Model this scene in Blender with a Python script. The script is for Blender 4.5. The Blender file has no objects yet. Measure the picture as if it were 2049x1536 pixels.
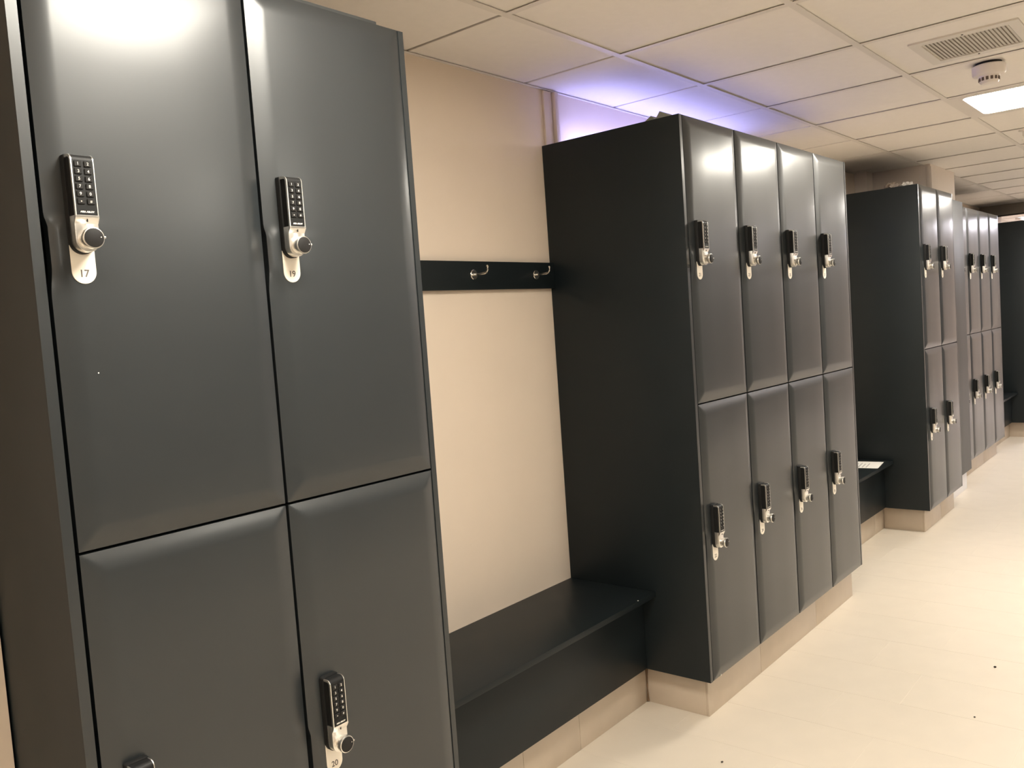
import bpy, bmesh, math, random
from mathutils import Vector, Matrix
random.seed(7)
S = bpy.context.scene
COL = S.collection

# ---------------------------------------------------------------- camera
CAM = Vector((-0.5599, -1.4169, 1.4484))
F_PX = 1721.1
YAW, PITCH, ROLL = 0.8726, -0.0664, -0.0708
fw = Vector((math.sin(YAW)*math.cos(PITCH), math.cos(YAW)*math.cos(PITCH), math.sin(PITCH)))
r0 = Vector((math.cos(YAW), -math.sin(YAW), 0)); u0 = r0.cross(fw)
rt = math.cos(ROLL)*r0 + math.sin(ROLL)*u0
up = -math.sin(ROLL)*r0 + math.cos(ROLL)*u0
cd = bpy.data.cameras.new('camera'); co = bpy.data.objects.new('camera', cd); COL.objects.link(co)
m = Matrix((rt, up, -fw)).transposed().to_4x4(); m.translation = CAM
co.matrix_world = m
cd.sensor_width = 36; cd.lens = F_PX/2049*36; cd.clip_start = .03; cd.clip_end = 60
S.camera = co

# ---------------------------------------------------------------- world and exposure
w = bpy.data.worlds.new('world'); S.world = w; w.use_nodes = True
w.node_tree.nodes['Background'].inputs[0].default_value = (.9, .85, .8, 1)
w.node_tree.nodes['Background'].inputs[1].default_value = 0.02
S.view_settings.view_transform = 'Standard'; S.view_settings.look = 'None'
S.view_settings.gamma = 1; S.view_settings.use_curve_mapping = False
S.view_settings.exposure = 0.72
S.cycles.max_bounces = 7; S.cycles.diffuse_bounces = 4; S.cycles.glossy_bounces = 3
S.cycles.transmission_bounces = 0; S.cycles.transparent_max_bounces = 2
S.cycles.caustics_reflective = False; S.cycles.caustics_refractive = False
S.cycles.adaptive_threshold = .05
LAMP_WARM = (1.0, .945, .83); LAMP_COOL = (.93, .90, 1.0)
LAMP_POWER = 36.0
LED_POWER = 24.0; LED_COLOR = (.42, .42, 1.0)

# ---------------------------------------------------------------- key dimensions (metres)
ZB, ZM, ZT, ZC, D = .15, 1.134, 2.125, 2.338, .5844
GX, GY, GP = 1.4157, .1665, .6          # ceiling grid
YROWS = [.1665-.5975*k for k in range(0, 8)]

# ---------------------------------------------------------------- materials
def mat(name, col, rough=.5, metal=0, noise=0, nscale=40, bump=0, bscale=200, spec=.5, coat=0, coat_rough=.15, emit=None, estr=0, bumpdist=.002):
    m = bpy.data.materials.new(name); m.use_nodes = True
    nt = m.node_tree; b = nt.nodes['Principled BSDF']
    b.inputs['Base Color'].default_value = (*col, 1)
    b.inputs['Roughness'].default_value = rough; b.inputs['Metallic'].default_value = metal
    b.inputs['Specular IOR Level'].default_value = spec
    if coat: b.inputs['Coat Weight'].default_value = coat; b.inputs['Coat Roughness'].default_value = coat_rough
    if emit: b.inputs['Emission Color'].default_value = (*emit, 1); b.inputs['Emission Strength'].default_value = estr
    if noise or bump:
        tc = nt.nodes.new('ShaderNodeTexCoord')
    if noise:
        n = nt.nodes.new('ShaderNodeTexNoise'); n.inputs['Scale'].default_value = nscale; n.inputs['Detail'].default_value = 4
        nt.links.new(tc.outputs['Object'], n.inputs['Vector'])
        r = nt.nodes.new('ShaderNodeValToRGB')
        r.color_ramp.elements[0].position = .3; r.color_ramp.elements[1].position = .7
        r.color_ramp.elements[0].color = (*[c*(1-noise) for c in col], 1)
        r.color_ramp.elements[1].color = (*[min(1, c*(1+noise)) for c in col], 1)
        nt.links.new(n.outputs['Fac'], r.inputs['Fac']); nt.links.new(r.outputs['Color'], b.inputs['Base Color'])
    if bump:
        n2 = nt.nodes.new('ShaderNodeTexNoise'); n2.inputs['Scale'].default_value = bscale; n2.inputs['Detail'].default_value = 3
        nt.links.new(tc.outputs['Object'], n2.inputs['Vector'])
        bp = nt.nodes.new('ShaderNodeBump'); bp.inputs['Strength'].default_value = bump; bp.inputs['Distance'].default_value = bumpdist
        nt.links.new(n2.outputs['Fac'], bp.inputs['Height']); nt.links.new(bp.outputs['Normal'], b.inputs['Normal'])
    return m

M = dict(
    wall=mat('beige_wall_paint', (.78, .66, .545), .75, noise=.015, nscale=6),
    column=mat('column_paint', (.80, .72, .65), .7, noise=.015, nscale=6),
    wall_opp=mat('dark_opposite_side', (.11, .105, .10), .7, noise=.015, nscale=6),  # unseen side kept dark for the door reflections, standing in for lockers
    white=mat('white_paint', (.86, .85, .88), .6),
    floor_tile=mat('cream_floor_tile', (.72, .645, .545), .42, noise=.02, nscale=9, spec=.45),
    grout=mat('pale_grout', (.80, .73, .62), .8, noise=.03),
    skirt=mat('beige_skirting_tile', (.56, .47, .375), .4, noise=.03, nscale=14),
    ctile=mat('ceiling_tile_white', (.84, .79, .74), .85, noise=.012, nscale=30),
    tbar=mat('ceiling_grid_paint', (.74, .69, .64), .5),
    dark_gap=mat('dark_void', (.02, .018, .016), .9),
    door=mat('anthracite_satin_foil', (.0120, .0158, .0182), .50, spec=.52, coat=.65, coat_rough=.25, noise=.05, nscale=5),
    clad=mat('grey_cladding_laminate', (.030, .033, .036), .48, spec=.5),
    panel=mat('anthracite_laminate', (.0085, .0125, .0145), .45, spec=.30, noise=.06, nscale=7),
    inner=mat('carcass_shadow_board', (.012, .012, .012), .8),
    black=mat('lock_black_plastic', (.010, .010, .010), .5, spec=.25),
    keyb=mat('key_rubber_black', (.016, .015, .0145), .6, spec=.25),
    silver=mat('lock_satin_chrome', (.86, .84, .80), .3, metal=1),
    chrome=mat('brushed_steel', (.55, .52, .48), .25, metal=1),
    plate=mat('number_plate_aluminium', (.90, .83, .72), .42),
    print_w=mat('white_print', (.85, .82, .76), .6),
    print_k=mat('key_print_grey', (.50, .47, .43), .6),
    print_d=mat('engraved_number_grey', (.12, .10, .085), .7),
    ventw=mat('vent_white_paint', (.72, .68, .63), .55),
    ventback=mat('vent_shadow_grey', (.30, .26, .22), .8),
    slot=mat('detector_slot_brown', (.12, .09, .075), .8),
    plastic=mat('detector_plastic', (.80, .74, .70), .4),
    paper=mat('white_paper', (.82, .82, .80), .8),
    ink=mat('grey_ink', (.35, .35, .36), .9),
    board=mat('grey_board', (.05, .052, .052), .6),
    wedge=mat('grey_green_card', (.26, .26, .21), .7, noise=.1),
    crumb=mat('dark_crumb', (.05, .04, .03), .9),
    stain=mat('brown_sealant', (.16, .095, .05), .7, noise=.2, nscale=60),
    beam=mat('beam_shade_brown_grey', (.30, .26, .22), .8),  # shade of the unlit beam face put into its base colour
)
def lampmat(name, col, p):
    return mat(name, (.9, .88, .85), .4, emit=col, estr=p)

# ---------------------------------------------------------------- mesh helpers
def box(bm, x0, x1, y0, y1, z0, z1, bev=0, seg=2):
    vs = [bm.verts.new((x, y, z)) for x in (x0, x1) for y in (y0, y1) for z in (z0, z1)]
    fs = [(0, 1, 3, 2), (4, 6, 7, 5), (0, 4, 5, 1), (2, 3, 7, 6), (0, 2, 6, 4), (1, 5, 7, 3)]
    F = [bm.faces.new([vs[i] for i in f]) for f in fs]
    if bev:
        es = list({e for f in F for e in f.edges})
        bmesh.ops.bevel(bm, geom=es, offset=bev, segments=seg, profile=.5, affect='EDGES')
def prism_y(bm, pts, y0, y1, bev=0, seg=2):
    """outline in (x, z), extruded from y0 (back) to y1 (front, more negative); front rim bevelled"""
    a = [bm.verts.new((x, y0, z)) for x, z in pts]; b = [bm.verts.new((x, y1, z)) for x, z in pts]
    n = len(pts); bm.faces.new(a); fr = bm.faces.new(b[::-1])
    for i in range(n): bm.faces.new((a[i], b[i], b[(i+1) % n], a[(i+1) % n]))
    bmesh.ops.recalc_face_normals(bm, faces=bm.faces[:])
    if bev: bmesh.ops.bevel(bm, geom=list(fr.edges), offset=bev, segments=seg, profile=.5, affect='EDGES')
def prism_x(bm, pts, x0, x1):
    """outline in (y, z) extruded along x"""
    a = [bm.verts.new((x0, y, z)) for y, z in pts]; b = [bm.verts.new((x1, y, z)) for y, z in pts]
    n = len(pts); bm.faces.new(a); bm.faces.new(b[::-1])
    for i in range(n): bm.faces.new((a[i], b[i], b[(i+1) % n], a[(i+1) % n]))
    bmesh.ops.recalc_face_normals(bm, faces=bm.faces[:])
def lathe(bm, prof, axis='z', n=32, c=(0, 0, 0)):
    """profile (r, h) revolved; axis 'z' up or 'y'"""
    rings = []
    for r, h in prof:
        ring = []
        for i in range(n):
            a = 2*math.pi*i/n
            p = (r*math.cos(a), r*math.sin(a), h) if axis == 'z' else (r*math.cos(a), h, r*math.sin(a))
            ring.append(bm.verts.new((p[0]+c[0], p[1]+c[1], p[2]+c[2])))
        rings.append(ring)
    for a, b in zip(rings, rings[1:]):
        for i in range(n): bm.faces.new((a[i], a[(i+1) % n], b[(i+1) % n], b[i]))
    bm.faces.new(rings[0][::-1]); bm.faces.new(rings[-1])
    bmesh.ops.recalc_face_normals(bm, faces=bm.faces[:])
def tube(bm, pts, r, n=12):
    pts = [Vector(p) for p in pts]; rings = []
    ref = Vector((1, 0, 0))
    for i, p in enumerate(pts):
        t = (pts[min(i+1, len(pts)-1)] - pts[max(i-1, 0)]).normalized()
        a = ref - t*ref.dot(t)
        a.normalize(); b = t.cross(a)
        rr = r[i] if isinstance(r, (list, tuple)) else r
        rings.append([bm.verts.new(p + rr*(math.cos(2*math.pi*k/n)*a + math.sin(2*math.pi*k/n)*b)) for k in range(n)])
    for a, b in zip(rings, rings[1:]):
        for k in range(n): bm.faces.new((a[k], a[(k+1) % n], b[(k+1) % n], b[k]))
    bm.faces.new(rings[0][::-1]); bm.faces.new(rings[-1])
    bmesh.ops.recalc_face_normals(bm, faces=bm.faces[:])
def finish(name, bm, material, smooth=True, ang=35):
    me = bpy.data.meshes.new(name); bm.to_mesh(me); bm.free()
    me.materials.append(material)
    if smooth:
        me.polygons.foreach_set('use_smooth', [True]*len(me.polygons))
        me.set_sharp_from_angle(angle=math.radians(ang))
    return me
def put(name, me, parent=None, loc=(0, 0, 0), rotz=0):
    o = bpy.data.objects.new(name, me); COL.objects.link(o); o.location = loc; o.rotation_euler = (0, 0, rotz)
    if parent: o.parent = parent
    return o
def obj(name, build, material, parent=None, loc=(0, 0, 0), rotz=0, smooth=True):
    bm = bmesh.new(); build(bm); return put(name, finish(name, bm, material, smooth), parent, loc, rotz)
def bx(name, dims, material, parent=None, bev=0, loc=(0, 0, 0)):
    return obj(name, lambda bm: box(bm, *dims, bev), material, parent, loc)
def empty(name, loc=(0, 0, 0), rotz=0):
    o = bpy.data.objects.new(name, None); COL.objects.link(o); o.location = loc; o.rotation_euler = (0, 0, rotz)
    o.empty_display_size = .1
    return o
def tag(o, label, cat, group=None):
    o['label'] = label; o['category'] = cat
    if group: o['group'] = group
    return o
def struct(o, label=None):
    o['kind'] = 'structure'
    if label: o['label'] = label
    return o
def text_mesh(txt, size, material, ext=.00015, align='CENTER', bold=0):
    c = bpy.data.curves.new('t', 'FONT'); c.body = txt; c.size = size; c.extrude = ext
    c.align_x = align; c.align_y = 'CENTER'; c.resolution_u = 4; c.offset = bold
    o = bpy.data.objects.new('t', c); COL.objects.link(o)
    me = bpy.data.meshes.new_from_object(o.evaluated_get(bpy.context.evaluated_depsgraph_get()))
    bpy.data.objects.remove(o); bpy.data.curves.remove(c)
    me.transform(Matrix.Rotation(math.radians(90), 4, 'X'))      # stand up, facing -y
    me.materials.clear(); me.materials.append(material)
    return me
def stadium(wd, ztop, zbot, rtop=.003, n=14, cx=.02):
    """outline with a half-round lower end"""
    r = wd/2; pts = []
    for i in range(5):
        a = math.pi/2*i/4; pts.append((cx+r-rtop+rtop*math.sin(a), ztop-rtop+rtop*math.cos(a)))
    for i in range(n+1):
        a = -math.pi*i/n; pts.append((cx+r*math.cos(a), zbot+r+r*math.sin(a)))
    for i in range(5):
        a = math.pi/2*i/4; pts.append((cx-r+rtop-rtop*math.cos(a), ztop-rtop+rtop*math.sin(a)))
    return pts

# ================================================================= STRUCTURE
X0, X1, YF = -3.4, 14.0, -4.45
XE = 10.76                                   # end of the straight back wall
# floor: slab with separate tiles laid in offset strips
fl = struct(bx('floor', (X0, X1, YF, 3.0, -.06, -.0005), M['grout']))
TP, TL = .2935, .5975
k0 = 0; nfl = 0
tile_cache = {}
def floor_tile(x0, x1, y0, y1):
    key = (round(x1-x0, 4), round(y1-y0, 4))
    if key not in tile_cache:
        bm = bmesh.new(); box(bm, 0, key[0], 0, key[1], -.004, 0); tile_cache[key] = finish('floor_tile', bm, M['floor_tile'], False)
    put('floor_tile', tile_cache[key], fl, (x0, y0, 0))
J = .0013
k = -15
while True:
    xa = 2.289 + k*TP; xb = xa+TP
    if xa > 13: break
    base = -.289 if k % 2 == 0 else -.4895
    near = 0 <= xb and xa < 9.7
    if near:
        y = base + TL*2
        while y > -2.2:
            ya, yb = y-TL+J/2, min(y, .305)-J/2
            if yb-ya > .02 and ya < .30: floor_tile(xa+J/2, xb-J/2, ya, yb)
            y -= TL
    else:
        floor_tile(xa+J/2, xb-J/2, YF, .58)
    k += 1

# walls
struct(bx('wall_back', (-.02, XE, D, D+.15, 0, 2.6), M['wall']))
struct(bx('wall_left', (X0, -.004, .30, D+.15, 0, 2.6), M['wall']))
struct(bx('wall_near', (X0-.15, X0, YF, D+.15, 0, 2.6), M['wall']))
struct(bx('wall_front', (X0-.15, X1+.15, YF-.15, YF, 0, 2.6), M['wall_opp']))
struct(bx('wall_right', (X1, X1+.15, YF, 3.15, 0, 2.6), M['wall']))
struct(bx('wall_far', (XE-.12, X1, 3.0, 3.15, 0, 2.6), M['wall']))
struct(bx('wall_return', (XE-.12, XE, D+.15, 3.0, 0, 2.6), M['wall']))
# column between the third and fourth banks, with its stepped return and white base
cw = struct(obj('wall_column', lambda bm: box(bm, 5.815, 6.472, .122, D, 0, 2.6, .006), M['column']))
obj('corner_bead', lambda bm: box(bm, 5.809, 5.836, .116, .15, ZT-.4, ZC-.012, .003), M['column'], cw)
obj('step', lambda bm: box(bm, 5.69, 5.815, .50, D, 0, 2.6), M['column'], cw)
struct(bx('baseboard_column', (5.80, 6.476, .112, .122, 0, .165), M['white'], None, .002))
# vertical trim beside the second bank
struct(obj('trim_1', lambda bm: box(bm, 2.118, 2.168, D-.010, D, 1.6, ZC-.004, .002), M['wall']))
struct(obj('trim_2', lambda bm: (box(bm, 2.172, 2.196, D-.024, D, 1.6, ZC-.004, .004)), M['wall']))
# dropped beam across the ceiling at the far end
struct(bx('trim_3', (9.62, 9.80, YF, D, 2.235, 2.45), M['beam']))

# ceiling: void board, T grid and tiles
ce = struct(bx('ceiling', (X0, X1, YF, 3.0, ZC+.05, ZC+.25), M['dark_gap']))
lights = {('lamp', 0): (GX+GP*4-3.6, YROWS[1]), ('lamp', 1): (GX+GP*4, YROWS[1]), ('lamp', 2): (GX+GP*10, YROWS[1]),
          ('lamp', 3): (GX+GP*16, YROWS[1]), ('lamp', 4): (GX+GP*17, YROWS[0]+.5975-.16), ('lamp', 5): (GX+GP*4-7.2+GP, YROWS[1]),
          ('lamp', 6): (GX-GP*5, YROWS[5]), ('lamp', 7): (GX+GP*1, YROWS[5]), ('lamp', 8): (GX+GP*7, YROWS[5]), ('lamp', 9): (GX+GP*13, YROWS[5])}  # outer row added out of view to brighten the ceiling
lamp_cells = [(round(a, 2), round(b, 2)) for a, b in lights.values()]
TB = .024
ylines = [YROWS[0]+.5975*k for k in range(4, 0, -1)] + YROWS
xlines = [GX+GP*k for k in range(-8, 22)]
xlines = [x for x in xlines if X0 < x < X1]
for y in ylines:
    if y < YF: continue
    xs, xe = (X0, X1) if y < D else (XE, X1)
    bx('runner', (xs, xe, y-TB/2, y+TB/2, ZC, ZC+.002), M['tbar'], ce)
yb_all = [y for y in ylines if y > YF] + [YF]
me_cross = {}
for x in xlines:
    for i, y in enumerate(ylines):
        lo = ylines[i+1] if i+1 < len(ylines) else YF
        hi = y
        if lo < YF: lo = YF
        if hi <= lo: continue
        if hi > D and x < XE:
            continue
        bx('cross_tee', (x-TB/2, x+TB/2, lo+TB/2, hi-TB/2, ZC, ZC+.0018), M['tbar'], ce)
    if x < XE: bx('cross_tee', (x-TB/2, x+TB/2, ylines[3]+TB/2, D, ZC, ZC+.0018), M['tbar'], ce)
bx('wall_angle', (0.0, XE, D-.010, D, ZC-.001, ZC+.002), M['tbar'], ce)
tcache = {}
def ctile(x0, x1, y0, y1):
    kx, ky = round(x1-x0, 3), round(y1-y0, 3)
    if (kx, ky) not in tcache:
        bm = bmesh.new(); box(bm, 0, kx, 0, ky, 0, .015, .0015, 1); tcache[(kx, ky)] = finish('ceiling_tile', bm, M['ctile'])
    put('ceiling_tile', tcache[(kx, ky)], ce, (x0, y0, ZC+.0045))
xb = [X0]+xlines+[X1]
for i in range(len(xb)-1):
    cells = [(ylines[j+1] if j+1 < len(ylines) and ylines[j+1] > YF else YF, ylines[j]) for j in range(len(ylines)) if ylines[j] > YF]
    for lo, hi in cells:
        if lo >= D-.01 and xb[i] < XE-.05: continue
        h2 = min(hi, D) if xb[i] < XE-.05 else hi
        if (round(xb[i], 2), round(hi, 2)) in lamp_cells: continue
        g = .007
        ctile(xb[i]+g, xb[i+1]-g, lo+g, (h2-g if h2 == hi else h2-.002))

# tiled skirtings and plinths, each tile its own piece
def skirting(name, runs, label):
    o = struct(empty(name, (runs[0][1], runs[0][2], 0)), label)
    ox, oy = runs[0][1], runs[0][2]
    for kind, a, b, c, d in runs:
        # ('x', x0, y, x1, h) faces -y ; ('y', x, y0, y1, h) faces -x
        if kind == 'x': bx('skirting_tile', (a+.0008-ox, c-.0008-ox, b-oy, b+.009-oy, 0, d), M['skirt'], o, .0008)
        else: bx('skirting_tile', (a-ox, a+.009-ox, b-oy+.0005, c-oy-.0005, 0, d), M['skirt'], o, .0008)
    return o
YP, YS = .038, .293
sk = skirting('baseboard_bay', [('x', .8, YS, 1.105, .152), ('x', 1.105, YS, 1.404, .152), ('x', 1.404, YS, 1.706, .152), ('x', 1.706, YS, 2.146, .152)],
         'beige tiled skirting under the bench beside lockers 19 and 20')
skirting('baseboard_plinth', [('y', 2.146, YP+.009, YS, .15), ('x', 2.146, YP, 2.596, .15), ('x', 2.596, YP, 3.198, .15), ('x', 3.198, YP, 3.684, .15)],
         'beige tiled plinth under the four-door locker bank')
obj('sealant_stain', lambda bm: tube(bm, [(2.142, YS-.004, .004), (2.143, YS-.003, .05), (2.143, YS-.003, .10), (2.142, YS-.004, .152)], [.005, .002, .0035, .008], 8), M['stain'],
    [o for o in COL.objects if o.name == 'baseboard_plinth'][0], (-2.146, -YP-.009, 0))
skirting('baseboard_bay', [('x', 3.69, YS, 4.29, .152), ('x', 4.29, YS, 4.89, .152), ('x', 4.89, YS, 5.066, .152)],
         'beige tiled skirting under the far bench with the paper sheet')
skirting('baseboard_plinth', [('y', 5.066, .05+.009, YS, .15), ('x', 5.066, .05, 5.46, .15), ('x', 5.46, .05, 5.80, .15)],
         'beige tiled plinth under the two-door bank beside the column')
skirting('baseboard_plinth', [('x', 6.52, .215, 6.97, .15), ('x', 6.97, .215, 7.57, .15), ('x', 7.57, .215, 8.11, .15)],
         'beige tiled plinth under the set-back far locker bank')
skirting('baseboard_bay', [('x', 8.13, YS, 8.66, .152), ('x', 8.66, YS, 9.16, .152)], 'beige tiled skirting in the farthest bay')
skirting('baseboard_plinth', [('y', 9.16, YP+.009, YS, .15), ('x', 9.16, YP, 9.76, .15), ('x', 9.76, YP, 10.70, .15)],
         'beige tiled plinth under the farthest dark locker bank')
skirting('baseboard_plinth', [('x', .05, YP, .45, .15), ('x', .45, YP, .80, .15)], 'beige tiled plinth under the nearest locker bank')

# ================================================================= LOCKER DOORS
DW, DH_T, DH_B = .3935, ZT-.002-(ZM+.003), ZM-.002-ZB
BW, BD = .040, .0090
def door_mesh(H):
    bm = bmesh.new()
    frac = [0, .06, .14, .24, .36, .5, .66, .83, 1]
    def notch(zt):                     # zt: distance below door top -> 0..1 inside the finger pull
        a, b = .447, .578
        def ss(t): t = max(0, min(1, t)); return t*t*(3-2*t)
        return ss((zt-a)/.022)*(1-ss((zt-b+.05)/.05))
    zs = sorted(set([H-BW*f for f in frac] + [BW*f for f in frac] + [H-(.43+.0075*i) for i in range(22)] + [H-.3, H-.2, .2, .1, H-.68]))
    cols = [('L', f) for f in frac] + [('M', .33), ('M', .66)] + [('R', f) for f in frac[::-1]]
    grid = []
    for z in zs:
        nt_ = notch(H-z); row = []
        xl = .0046*nt_; bwl = BW*(1-.62*nt_); rr = BW
        sz = min(1, (H-z)/BW, z/BW)
        for c, f in cols:
            if c == 'L': x = xl+bwl*f; sx = f
            elif c == 'R': x = DW-rr*f; sx = f
            else:
                a, b = xl+bwl, DW-rr; x = a+(b-a)*f; sx = 1
            drop = BD*max((1-sx)**1.5, (1-sz)**1.5)
            row.append(bm.verts.new((x, -.008+drop, z)))
        grid.append(row)
    nr, nc = len(grid), len(cols)
    for i in range(nr-1):
        for j in range(nc-1): bm.faces.new((grid[i][j], grid[i][j+1], grid[i+1][j+1], grid[i+1][j]))
    # rim and back
    rim = [grid[0][j] for j in range(nc)] + [grid[i][-1] for i in range(1, nr)] + [grid[-1][j] for j in range(nc-2, -1, -1)] + [grid[i][0] for i in range(nr-2, 0, -1)]
    back = [bm.verts.new((v.co.x, .018, v.co.z)) for v in rim]
    n = len(rim)
    for i in range(n): bm.faces.new((rim[i], back[i], back[(i+1) % n], rim[(i+1) % n]))
    bm.faces.new(back)
    bmesh.ops.recalc_face_normals(bm, faces=bm.faces[:])
    return finish('door', bm, M['door'], True, 40)
ME_DT, ME_DB = door_mesh(DH_T), door_mesh(DH_B)

# ---- keypad lock meshes (local: x 0..0.040 from the lock's left edge, z 0 at its top, -y towards the room)
def build(fn, material, name, ang=35):
    bm = bmesh.new(); fn(bm); return finish(name, bm, material, True, ang)
ME_BASE = build(lambda bm: prism_y(bm, stadium(.040, 0, -.156, .004), 0, -.0115, .0012), M['black'], 'lock_base')
def arc_profile(off):
    r = .0105-off; cy, cz = -.0215, -.0125
    return [(cy-r*math.sin(a), cz+r*math.cos(a)) for a in [math.pi/2*i/7 for i in range(8)]]
def keypad(bm):
    o = arc_profile(.0006)
    prism_x(bm, [(-.0115, o[0][1])] + o + [(o[-1][0], -.099), (-.0115, -.099)], .0036, .0364)
ME_KEYPAD = build(keypad, M['black'], 'keypad')
def housing(bm):
    o, i_ = arc_profile(0), arc_profile(.0042)
    band = [(-.0115, o[0][1])] + o + [(o[-1][0], -.101), (i_[-1][0], -.101)] + i_[::-1] + [(-.0115, i_[0][1])]
    prism_x(bm, band, .0018, .0037); prism_x(bm, band, .0364, .0378)
    # lower body below the keypad
    pts = [(x, min(z, -.0975)) for x, z in stadium(.0372, -.0975, -.1545, .001)]
    prism_y(bm, pts, -.0115, -.0262, .0012)
    # sloped shoulder under the keypad
    prism_x(bm, [(-.0115, -.0975), (-.032, -.0975), (-.032, -.1008), (-.0262, -.110), (-.0115, -.110)], .0016, .0384)
ME_HOUSE = build(housing, M['silver'], 'lock_housing')
ME_KNOB = build(lambda bm: (lathe(bm, [(.0140, -.026), (.0140, -.033), (.0152, -.034), (.0166, -.0365), (.0170, -.0455), (.0164, -.0468), (.0152, -.0472)], 'y', 36, (.020, 0, -.1345)),
                            lathe(bm, [(.0018, -.044), (.0018, -.0462), (.001, -.0466)], 'y', 10, (.0376, 0, -.1335))), M['silver'], 'knob')
ME_CAP = build(lambda bm: lathe(bm, [(.0150, -.0468), (.0150, -.0478), (.0138, -.0484)], 'y', 36, (.020, 0, -.1345)), M['keyb'], 'knob_cap')
ME_DOT = build(lambda bm: lathe(bm, [(.0009, -.0483), (.0009, -.0487)], 'y', 10, (.0305, 0, -.1335)), M['print_w'], 'knob_mark')
ME_PLATE = build(lambda bm: prism_y(bm, stadium(.0385, -.10, -.2025, .001, 20), 0, -.0016, .0003, 1), M['plate'], 'number_plate')
ME_MARK = build(lambda bm: box(bm, .0194, .0206, -.0310, -.0290, -.1078, -.1030), M['black'], 'index_mark')
def keybox(bm, cx, cz): box(bm, cx-.0056, cx+.0056, -.0334, -.031, cz-.0044, cz+.0044, .0008, 1)
ME_KEY = build(lambda bm: keybox(bm, 0, 0), M['keyb'], 'key')
KPOS = [(.0124+.0152*c, -.0180-.01165*r) for r in range(6) for c in range(2)]
def keys_all(bm):
    for cx, cz in KPOS: keybox(bm, cx, cz)
ME_KEYS = build(keys_all, M['keyb'], 'keys')
def join_meshes(name, items, material):
    bm = bmesh.new()
    for me, loc in items:
        b2 = bmesh.new(); b2.from_mesh(me); b2.transform(Matrix.Translation(loc))
        t = bpy.data.meshes.new('tmp'); b2.to_mesh(t); b2.free(); bm.from_mesh(t); bpy.data.meshes.remove(t)
    me = bpy.data.meshes.new(name); bm.to_mesh(me); bm.free(); me.materials.append(material); return me
GL = '1234567890*#'
ME_PRINT = join_meshes('key_print', [(text_mesh(ch, .0066 if ch not in '*#' else .0056, M['print_k'], .0001, bold=.00003), (KPOS[i][0], -.0335, KPOS[i][1]-(.0012 if ch == '*' else 0))) for i, ch in enumerate(GL)], M['print_w'])
ME_BRAND = text_mesh('ASSA ABLOY', .0038, M['print_w'], .0001, bold=.00016)
NUM = {}
def number_mesh(n):
    if n not in NUM: NUM[n] = text_mesh(str(n), .0165, M['print_d'], .0002, bold=.00025)
    return NUM[n]
LX = .0295; LZ = .3555          # lock position from the door's left edge and top edge

def make_door(bank, x, z, H, me, number, fine, label=None):
    d = put('door', me, bank, (x, 0, z))
    L = (LX, -.0078, H-LZ)
    put('lock_base', ME_BASE, d, L); put('lock_housing', ME_HOUSE, d, L); put('keypad', ME_KEYPAD, d, L)
    put('knob', ME_KNOB, d, L); put('knob_cap', ME_CAP, d, L); put('index_mark', ME_MARK, d, L)
    put('number_plate', ME_PLATE, d, L)
    put('plate_number', number_mesh(number), d, (L[0]+.0195, L[1]-.0016, L[2]-.1865))
    put('knob_mark', ME_DOT, d, L)
    if fine:
        for cx, cz in KPOS: put('key', ME_KEY, d, (L[0]+cx, L[1], L[2]+cz))
    else:
        put('keys', ME_KEYS, d, L)['kind'] = 'stuff'
    put('key_print', ME_PRINT, d, L)
    put('lettering', ME_BRAND, d, (L[0]+.0205, L[1]-.0322, L[2]-.0925))
    return d

PITCH_D = .4; PL = .018; DX0 = .0245
def bank(x0, yf, n, first, label, group='locker banks along the wall', fine=False, ends=True):
    b = tag(empty('locker_bank', (x0, yf, 0)), label, 'lockers', group)
    dep = D-.002-yf
    xr = DX0+PITCH_D*n-.0065+.0003; xr2 = xr+.0155
    me_side = build(lambda bm: box(bm, 0, PL, 0, dep, ZB, ZT-.002, .0009, 2), M['panel'], 'side_panel')
    put('side_panel', me_side, b)
    bx('edge_band', (.0004, PL-.0004, -.0008, 0, ZB+.0005, ZT-.0025), M['door'], b)
    bx('edge_band', (xr+.0004, xr2-.0004, -.0008, 0, ZB+.0005, ZT-.0025), M['door'], b)
    bx('side_panel', (xr, xr2, 0, dep, ZB, ZT-.002), M['panel'], b, .0009)
    bx('top_panel', (PL, xr, .022, dep, ZT-.020, ZT-.003), M['panel'], b)
    bx('bottom_panel', (PL, xr, .020, dep, ZB, ZB+.018), M['panel'], b)
    bx('middle_shelf', (PL, xr, .026, dep, ZM-.009, ZM+.009), M['panel'], b)
    bx('back_panel', (PL, xr, dep-.012, dep-.002, ZB+.018, ZT-.020), M['panel'], b)
    for i in range(1, n):
        xx = DX0+PITCH_D*i-.00325
        bx('divider', (xx-.008, xx+.008, .026, dep-.012, ZB+.018, ZT-.020), M['inner'], b)
    out = []
    for i in range(n):
        x = DX0+PITCH_D*i
        out.append(make_door(b, x, ZM+.003, DH_T, ME_DT, first+2*i, fine))
        out.append(make_door(b, x, ZB, DH_B, ME_DB, first+2*i+1, fine))
    return b, out, x0+xr2
B1, d1, e1 = bank(0, 0, 2, 17, 'dark grey locker bank closest to the camera, doors numbered 17 to 20', fine=True)
B2, d2, e2 = bank(2.0975, 0, 4, 21, 'dark grey bank of eight lockers, four doors wide, right of the coat hooks')
B3, d3, e3 = bank(4.995, 0, 2, 29, 'dark grey locker bank two doors wide, just left of the column')
B4, d4, e4 = bank(6.520, .155, 4, 33, 'set-back locker bank with bright tops, right of the column cladding')
B5, d5, e5 = bank(9.10, 0, 4, 41, 'farthest locker bank showing only its black side panel at the right edge')
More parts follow.
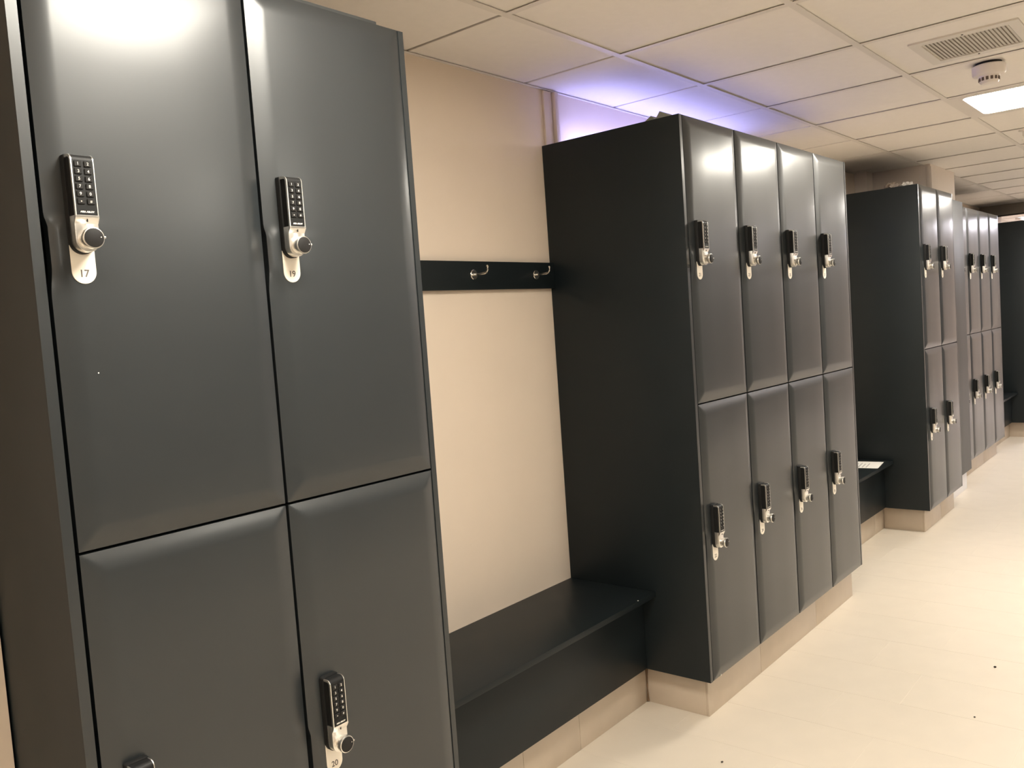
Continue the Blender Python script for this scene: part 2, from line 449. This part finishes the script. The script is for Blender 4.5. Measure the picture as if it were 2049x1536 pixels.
put('screw', build(lambda bm: lathe(bm, [(.0035, -.0062), (.0035, -.0090), (.002, -.0098)], 'y', 14), M['silver'], 'screw'), d2[1], (.040, 0, .010))
put('paint_chip', build(lambda bm: lathe(bm, [(.0012, -.0079), (.0012, -.0083)], 'y', 8), M['print_w'], 'paint_chip'), d1[0], (.056, 0, 1.421-(ZM+.003)))

# cladding board in front of the column
tag(bx('column_cladding', (5.848, 6.492, .080, .1115, ZB, ZT-.002), M['clad'], None, .001),
    'plain dark grey cladding board covering the column between two locker banks', 'panel')

# ================================================================= BENCHES
def bench(x0, x1, label, speck=False):
    o = tag(empty('bench', ((x0+x1)/2, .4, 0)), label, 'bench', 'built-in benches between the lockers')
    ox, oy = (x0+x1)/2, .4
    bx('seat', (x0+.001-ox, x1-.001-ox, .2-oy, D-.001-oy, .4315, .4505), M['panel'], o, .0008)
    bx('apron', (x0+.001-ox, x1-.001-ox, .257-oy, .275-oy, .152, .4314), M['panel'], o, .0005)
    if speck: obj('paint_chip', lambda bm: lathe(bm, [(.003, .4504), (.003, .4510)], 'z', 10, (1.981-ox, .2045-oy, 0)), M['print_w'], o)
    return o
bench(e1, 2.0975, 'dark grey bench below the coat hooks, between the two nearest locker banks', True)
bench(e2, 4.995, 'dark grey bench with a white paper sheet lying on it')
bench(e4, 9.10, 'dark bench in the farthest bay, mostly hidden by the far lockers')

# ================================================================= COAT RAIL
cr = tag(empty('coat_rail', (1.45, D, 1.63)), 'dark horizontal coat rail with two steel hooks on the beige wall', 'coat rail')
bx('board', (e1+.001-1.45, 2.0975-.001-1.45, -.020, -.0005, -.047, .050), M['panel'], cr, .0008)
hb = build(lambda bm: lathe(bm, [(.0175, -.0205), (.0175, -.0228), (.0155, -.0245)], 'y', 28), M['chrome'], 'coat_hook')
def hookarm(bm):
    pts = [(0, -.023, 0), (0, -.045, 0), (0, -.072, .001), (0, -.080, .004), (0, -.0845, .010), (0, -.0855, .014), (0, -.0855, .019)]
    tube(bm, pts, [.0042, .0036, .0042, .0040, .0036, .0032, .0030], 12)
    lathe(bm, [(.001, -.005), (.0035, -.004), (.0048, 0), (.0035, .004), (.001, .005)], 'z', 14, (0, -.0855, .022))
ha = build(hookarm, M['chrome'], 'hook_arm')
scr = build(lambda bm: lathe(bm, [(.003, -.0243), (.003, -.0262), (.0015, -.027)], 'y', 10), M['silver'], 'screw')
for x in (1.638, 1.983):
    h = put('coat_hook', hb, cr, (x-1.45, 0, .004))
    put('hook_arm', ha, h); put('screw', scr, h, (-.010, 0, 0)); put('screw', scr, h, (.010, 0, 0))

# ================================================================= CEILING FIXTURES
def rrect(x0, x1, y0, y1, r, n=6):
    pts = []
    for cx, cy, a0 in ((x1-r, y1-r, 0), (x0+r, y1-r, 90), (x0+r, y0+r, 180), (x1-r, y0+r, 270)):
        for i in range(n+1):
            a = math.radians(a0+90*i/n); pts.append((cx+r*math.cos(a), cy+r*math.sin(a)))
    return pts
def plate_z(bm, pts, z0, z1):
    a = [bm.verts.new((x, y, z0)) for x, y in pts]; b = [bm.verts.new((x, y, z1)) for x, y in pts]
    n = len(pts); bm.faces.new(a[::-1]); bm.faces.new(b)
    for i in range(n): bm.faces.new((a[i], a[(i+1) % n], b[(i+1) % n], b[i]))
    bmesh.ops.recalc_face_normals(bm, faces=bm.faces[:])
def ring_z(bm, outer, inner, z0, z1):
    n = len(outer)
    V = [[bm.verts.new((x, y, z)) for x, y in p] for p, z in ((outer, z0), (inner, z0), (inner, z1), (outer, z1))]
    for i in range(n):
        j = (i+1) % n
        for k in range(4):
            bm.faces.new((V[k][i], V[k][j], V[(k+1) % 4][j], V[(k+1) % 4][i]))
    bmesh.ops.recalc_face_normals(bm, faces=bm.faces[:])
lampdef = [(0, LAMP_WARM, 1.0, 'square ceiling light panel above the nearest lockers'),
           (1, LAMP_WARM, 1.0, 'glowing square ceiling light panel beyond the smoke detector'),
           (2, (1.0, .95, .88), 1.05, 'square ceiling light panel in front of the column'),
           (3, LAMP_COOL, 1.9, 'cool white ceiling light panel past the dropped beam'),
           (4, LAMP_COOL, 1.0, 'small bright far ceiling light seen above the black end panel'),
           (5, LAMP_WARM, .8, 'square ceiling light panel behind the viewpoint'),  # added out of view for more light from behind the camera
           (6, LAMP_WARM, 1.0, 'outer row ceiling light panel, nearest of four along the far aisle'),  # from here on, unseen lamps added as fill
           (7, LAMP_WARM, 1.0, 'outer row ceiling light panel, second of four along the far aisle'),
           (8, LAMP_WARM, 1.0, 'outer row ceiling light panel, third of four along the far aisle'),
           (9, LAMP_COOL, 1.0, 'outer row ceiling light panel, last of four along the far aisle')]
for i, colr, k_, lab in lampdef:
    x, y = lights[('lamp', i)]
    cx, cy = x+.3, y-.29875
    o = tag(empty('ceiling_light', (cx, cy, ZC-(.014 if i == 4 else 0))), lab, 'ceiling light', 'square ceiling light panels')
    hx, hy = .288, .2865
    obj('frame', lambda bm: ring_z(bm, rrect(-hx, hx, -hy, hy, .004), rrect(-.244, .244, -.242, .242, .035), -.001, .012), M['tbar'], o)
    obj('diffuser', lambda bm: plate_z(bm, rrect(-.2445, .2445, -.2425, .2425, .035), .004, .010), lampmat('light_diffuser_%d' % i, colr, LAMP_POWER*k_), o)

# air vent in the tile next to the detector
v = tag(empty('ceiling_vent', (2.955, -.722, ZC)), 'square white air vent grille set in a ceiling tile', 'vent')
zt_ = .0045
obj('frame', lambda bm: ring_z(bm, rrect(-.178, .178, -.172, .172, .004, 2), rrect(-.138, .138, -.137, .137, .003, 2), -.006+zt_, zt_), M['ventw'], v)
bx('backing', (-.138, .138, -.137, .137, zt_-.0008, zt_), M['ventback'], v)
ME_SLAT = build(lambda bm: prism_x(bm, [(-.0048, -.0052), (.0052, -.0014), (.0052, -.0006), (-.0048, -.0044)], -.138, .138), M['ventw'], 'slat')
for i in range(22): put('slat', ME_SLAT, v, (0, -.137+.274*(i+.5)/22, zt_))
scv = build(lambda bm: lathe(bm, [(.0035, zt_-.0055), (.0035, zt_-.0072), (.002, zt_-.0078)], 'z', 12), M['dark_gap'], 'screw')
put('screw', scv, v, (-.158, .0, 0)); put('screw', scv, v, (.155, .01, 0))

# smoke detector
sd = tag(empty('smoke_detector', (3.318, -.704, ZC+.0045)), 'round white smoke detector on the ceiling between vent and lamp', 'smoke detector')
obj('mounting_ring', lambda bm: lathe(bm, [(.046, 0), (.046, -.012)], 'z', 40), M['dark_gap'], sd)
obj('body', lambda bm: lathe(bm, [(.056, -.010), (.0595, -.013), (.0585, -.042), (.054, -.0485), (.036, -.050)], 'z', 48), M['plastic'], sd)
obj('sensor_head', lambda bm: lathe(bm, [(.0385, -.049), (.0370, -.054), (.0345, -.072), (.029, -.079), (.012, -.081)], 'z', 48), M['plastic'], sd)
slot = build(lambda bm: box(bm, .0345, .0372, -.0048, .0048, -.0695, -.0565, .0006, 1), M['slot'], 'slot')
for i in range(14): put('slot', slot, sd, (0, 0, 0), 2*math.pi*i/14)

# sprinkler head
sp = tag(empty('sprinkler', (5.10, -.545, ZC+.0045)), 'small white sprinkler head on the ceiling past the glowing lamp', 'sprinkler')
obj('cover_ring', lambda bm: lathe(bm, [(.030, 0), (.030, -.004), (.020, -.008)], 'z', 28), M['plastic'], sp)
obj('head', lambda bm: lathe(bm, [(.012, -.006), (.012, -.030), (.006, -.034), (.006, -.050), (.016, -.052), (.016, -.054)], 'z', 20), M['plastic'], sp)

# violet LED strip on top of the second bank
ls = tag(empty('led_strip', (2.75, .515, ZT)), 'glowing violet LED strip lying on top of the eight-locker bank', 'LED strip')
bx('channel', (-.52, .85, -.014, .014, -.003, .006), M['ventw'], ls, .001)
bx('diffuser', (-.515, .845, -.010, .010, .006, .014), lampmat('led_violet_glow', LED_COLOR, LED_POWER), ls, .002)

# ================================================================= SMALL THINGS
tag(obj('flat_board', lambda bm: box(bm, .04, .79, .035, .42, ZT-.0015, ZT+.021, .002), M['board']), 'flat dark board lying on top of the nearest locker bank', 'board')
# two folded grey cards on top of the second bank
def wedge(bm, a, b, apex, z0, x0, x1):
    """solid wedge: a ridge over a flat base, ends drawn in towards the ridge"""
    lo = [bm.verts.new(p) for p in ((x0, a, z0), (x1, a, z0), (x1, b, z0), (x0, b, z0))]
    hi = [bm.verts.new((x0+.012, apex[0], apex[1])), bm.verts.new((x1-.012, apex[0], apex[1]))]
    for f in ((lo[0], lo[1], hi[1], hi[0]), (lo[2], lo[3], hi[0], hi[1]), (lo[3], lo[0], hi[0]), (lo[1], lo[2], hi[1]), (lo[0], lo[3], lo[2], lo[1])): bm.faces.new(f)
    bmesh.ops.recalc_face_normals(bm, faces=bm.faces[:])
tag(obj('folded_card', lambda bm: wedge(bm, .185, .108, (.142, 2.1535), ZT-.003, 2.15, 2.24), M['wedge']), 'smaller grey folded card on locker top, left of the taller one', 'card', 'folded cards on the lockers')
tag(obj('folded_card', lambda bm: wedge(bm, .128, .045, (.107, 2.1625), ZT-.003, 2.15, 2.26), M['wedge']), 'taller grey folded card on locker top by the front corner', 'card', 'folded cards on the lockers')
# crumpled paper on top of the third bank
def crumple(seed, sx, sy, sz):
    def f(bm):
        rnd = random.Random(seed)
        bmesh.ops.create_icosphere(bm, subdivisions=3, radius=1)
        for vtx in bm.verts:
            n = 1+.28*math.sin(vtx.co.x*7+seed)*math.cos(vtx.co.y*6+seed*2)+rnd.uniform(-.10, .10)
            vtx.co = Vector((vtx.co.x*sx*n, vtx.co.y*sy*n, max(-.62, vtx.co.z*n)*sz))
        for vtx in bm.verts: vtx.co.z += .62*sz
    return f
tag(obj('crumpled_paper', crumple(2, .05, .035, .020), mat('dull_white_paper', (.58, .55, .51), .85), None, (5.10, .085, ZT-.003), smooth=False), 'crumpled white paper on the locker top nearest its front corner', 'paper')
tag(obj('rag', crumple(5, .06, .045, .027), mat('grey_brown_cloth', (.32, .27, .23), .9, noise=.2), None, (5.13, .175, ZT-.003)), 'crumpled brown rag behind the white paper on the locker top', 'rag')
# paper sheet on the second bench
ps = tag(empty('paper_sheet', (4.825, .315, .4507)), 'white printed paper sheet lying on the far bench', 'paper')
ps.rotation_euler.z = math.radians(8)
bx('sheet', (-.125, .10, -.09, .105, 0, .0009), M['paper'], ps)
for i in range(5): bx('print_line', (-.105+.0, .02+.012*(i % 3), .07-.022*i-.004, .07-.022*i+.001, .0009, .0011), M['ink'], ps)
# crumbs on the floor
for x, y, s, lab in ((3.081, -.701, .0062, 'largest dark crumb on the cream floor, far right'), (2.603, -.727, .0040, 'tiny dark crumb on the floor near the right edge'), (1.879, -.141, .0045, 'tiny dark crumb on the floor near the bottom edge')):
    tag(obj('crumb', crumple(int(x*10), s, s*.7, s*.5), M['crumb'], None, (x, y, .0002)), lab, 'crumb', 'crumbs on the floor')
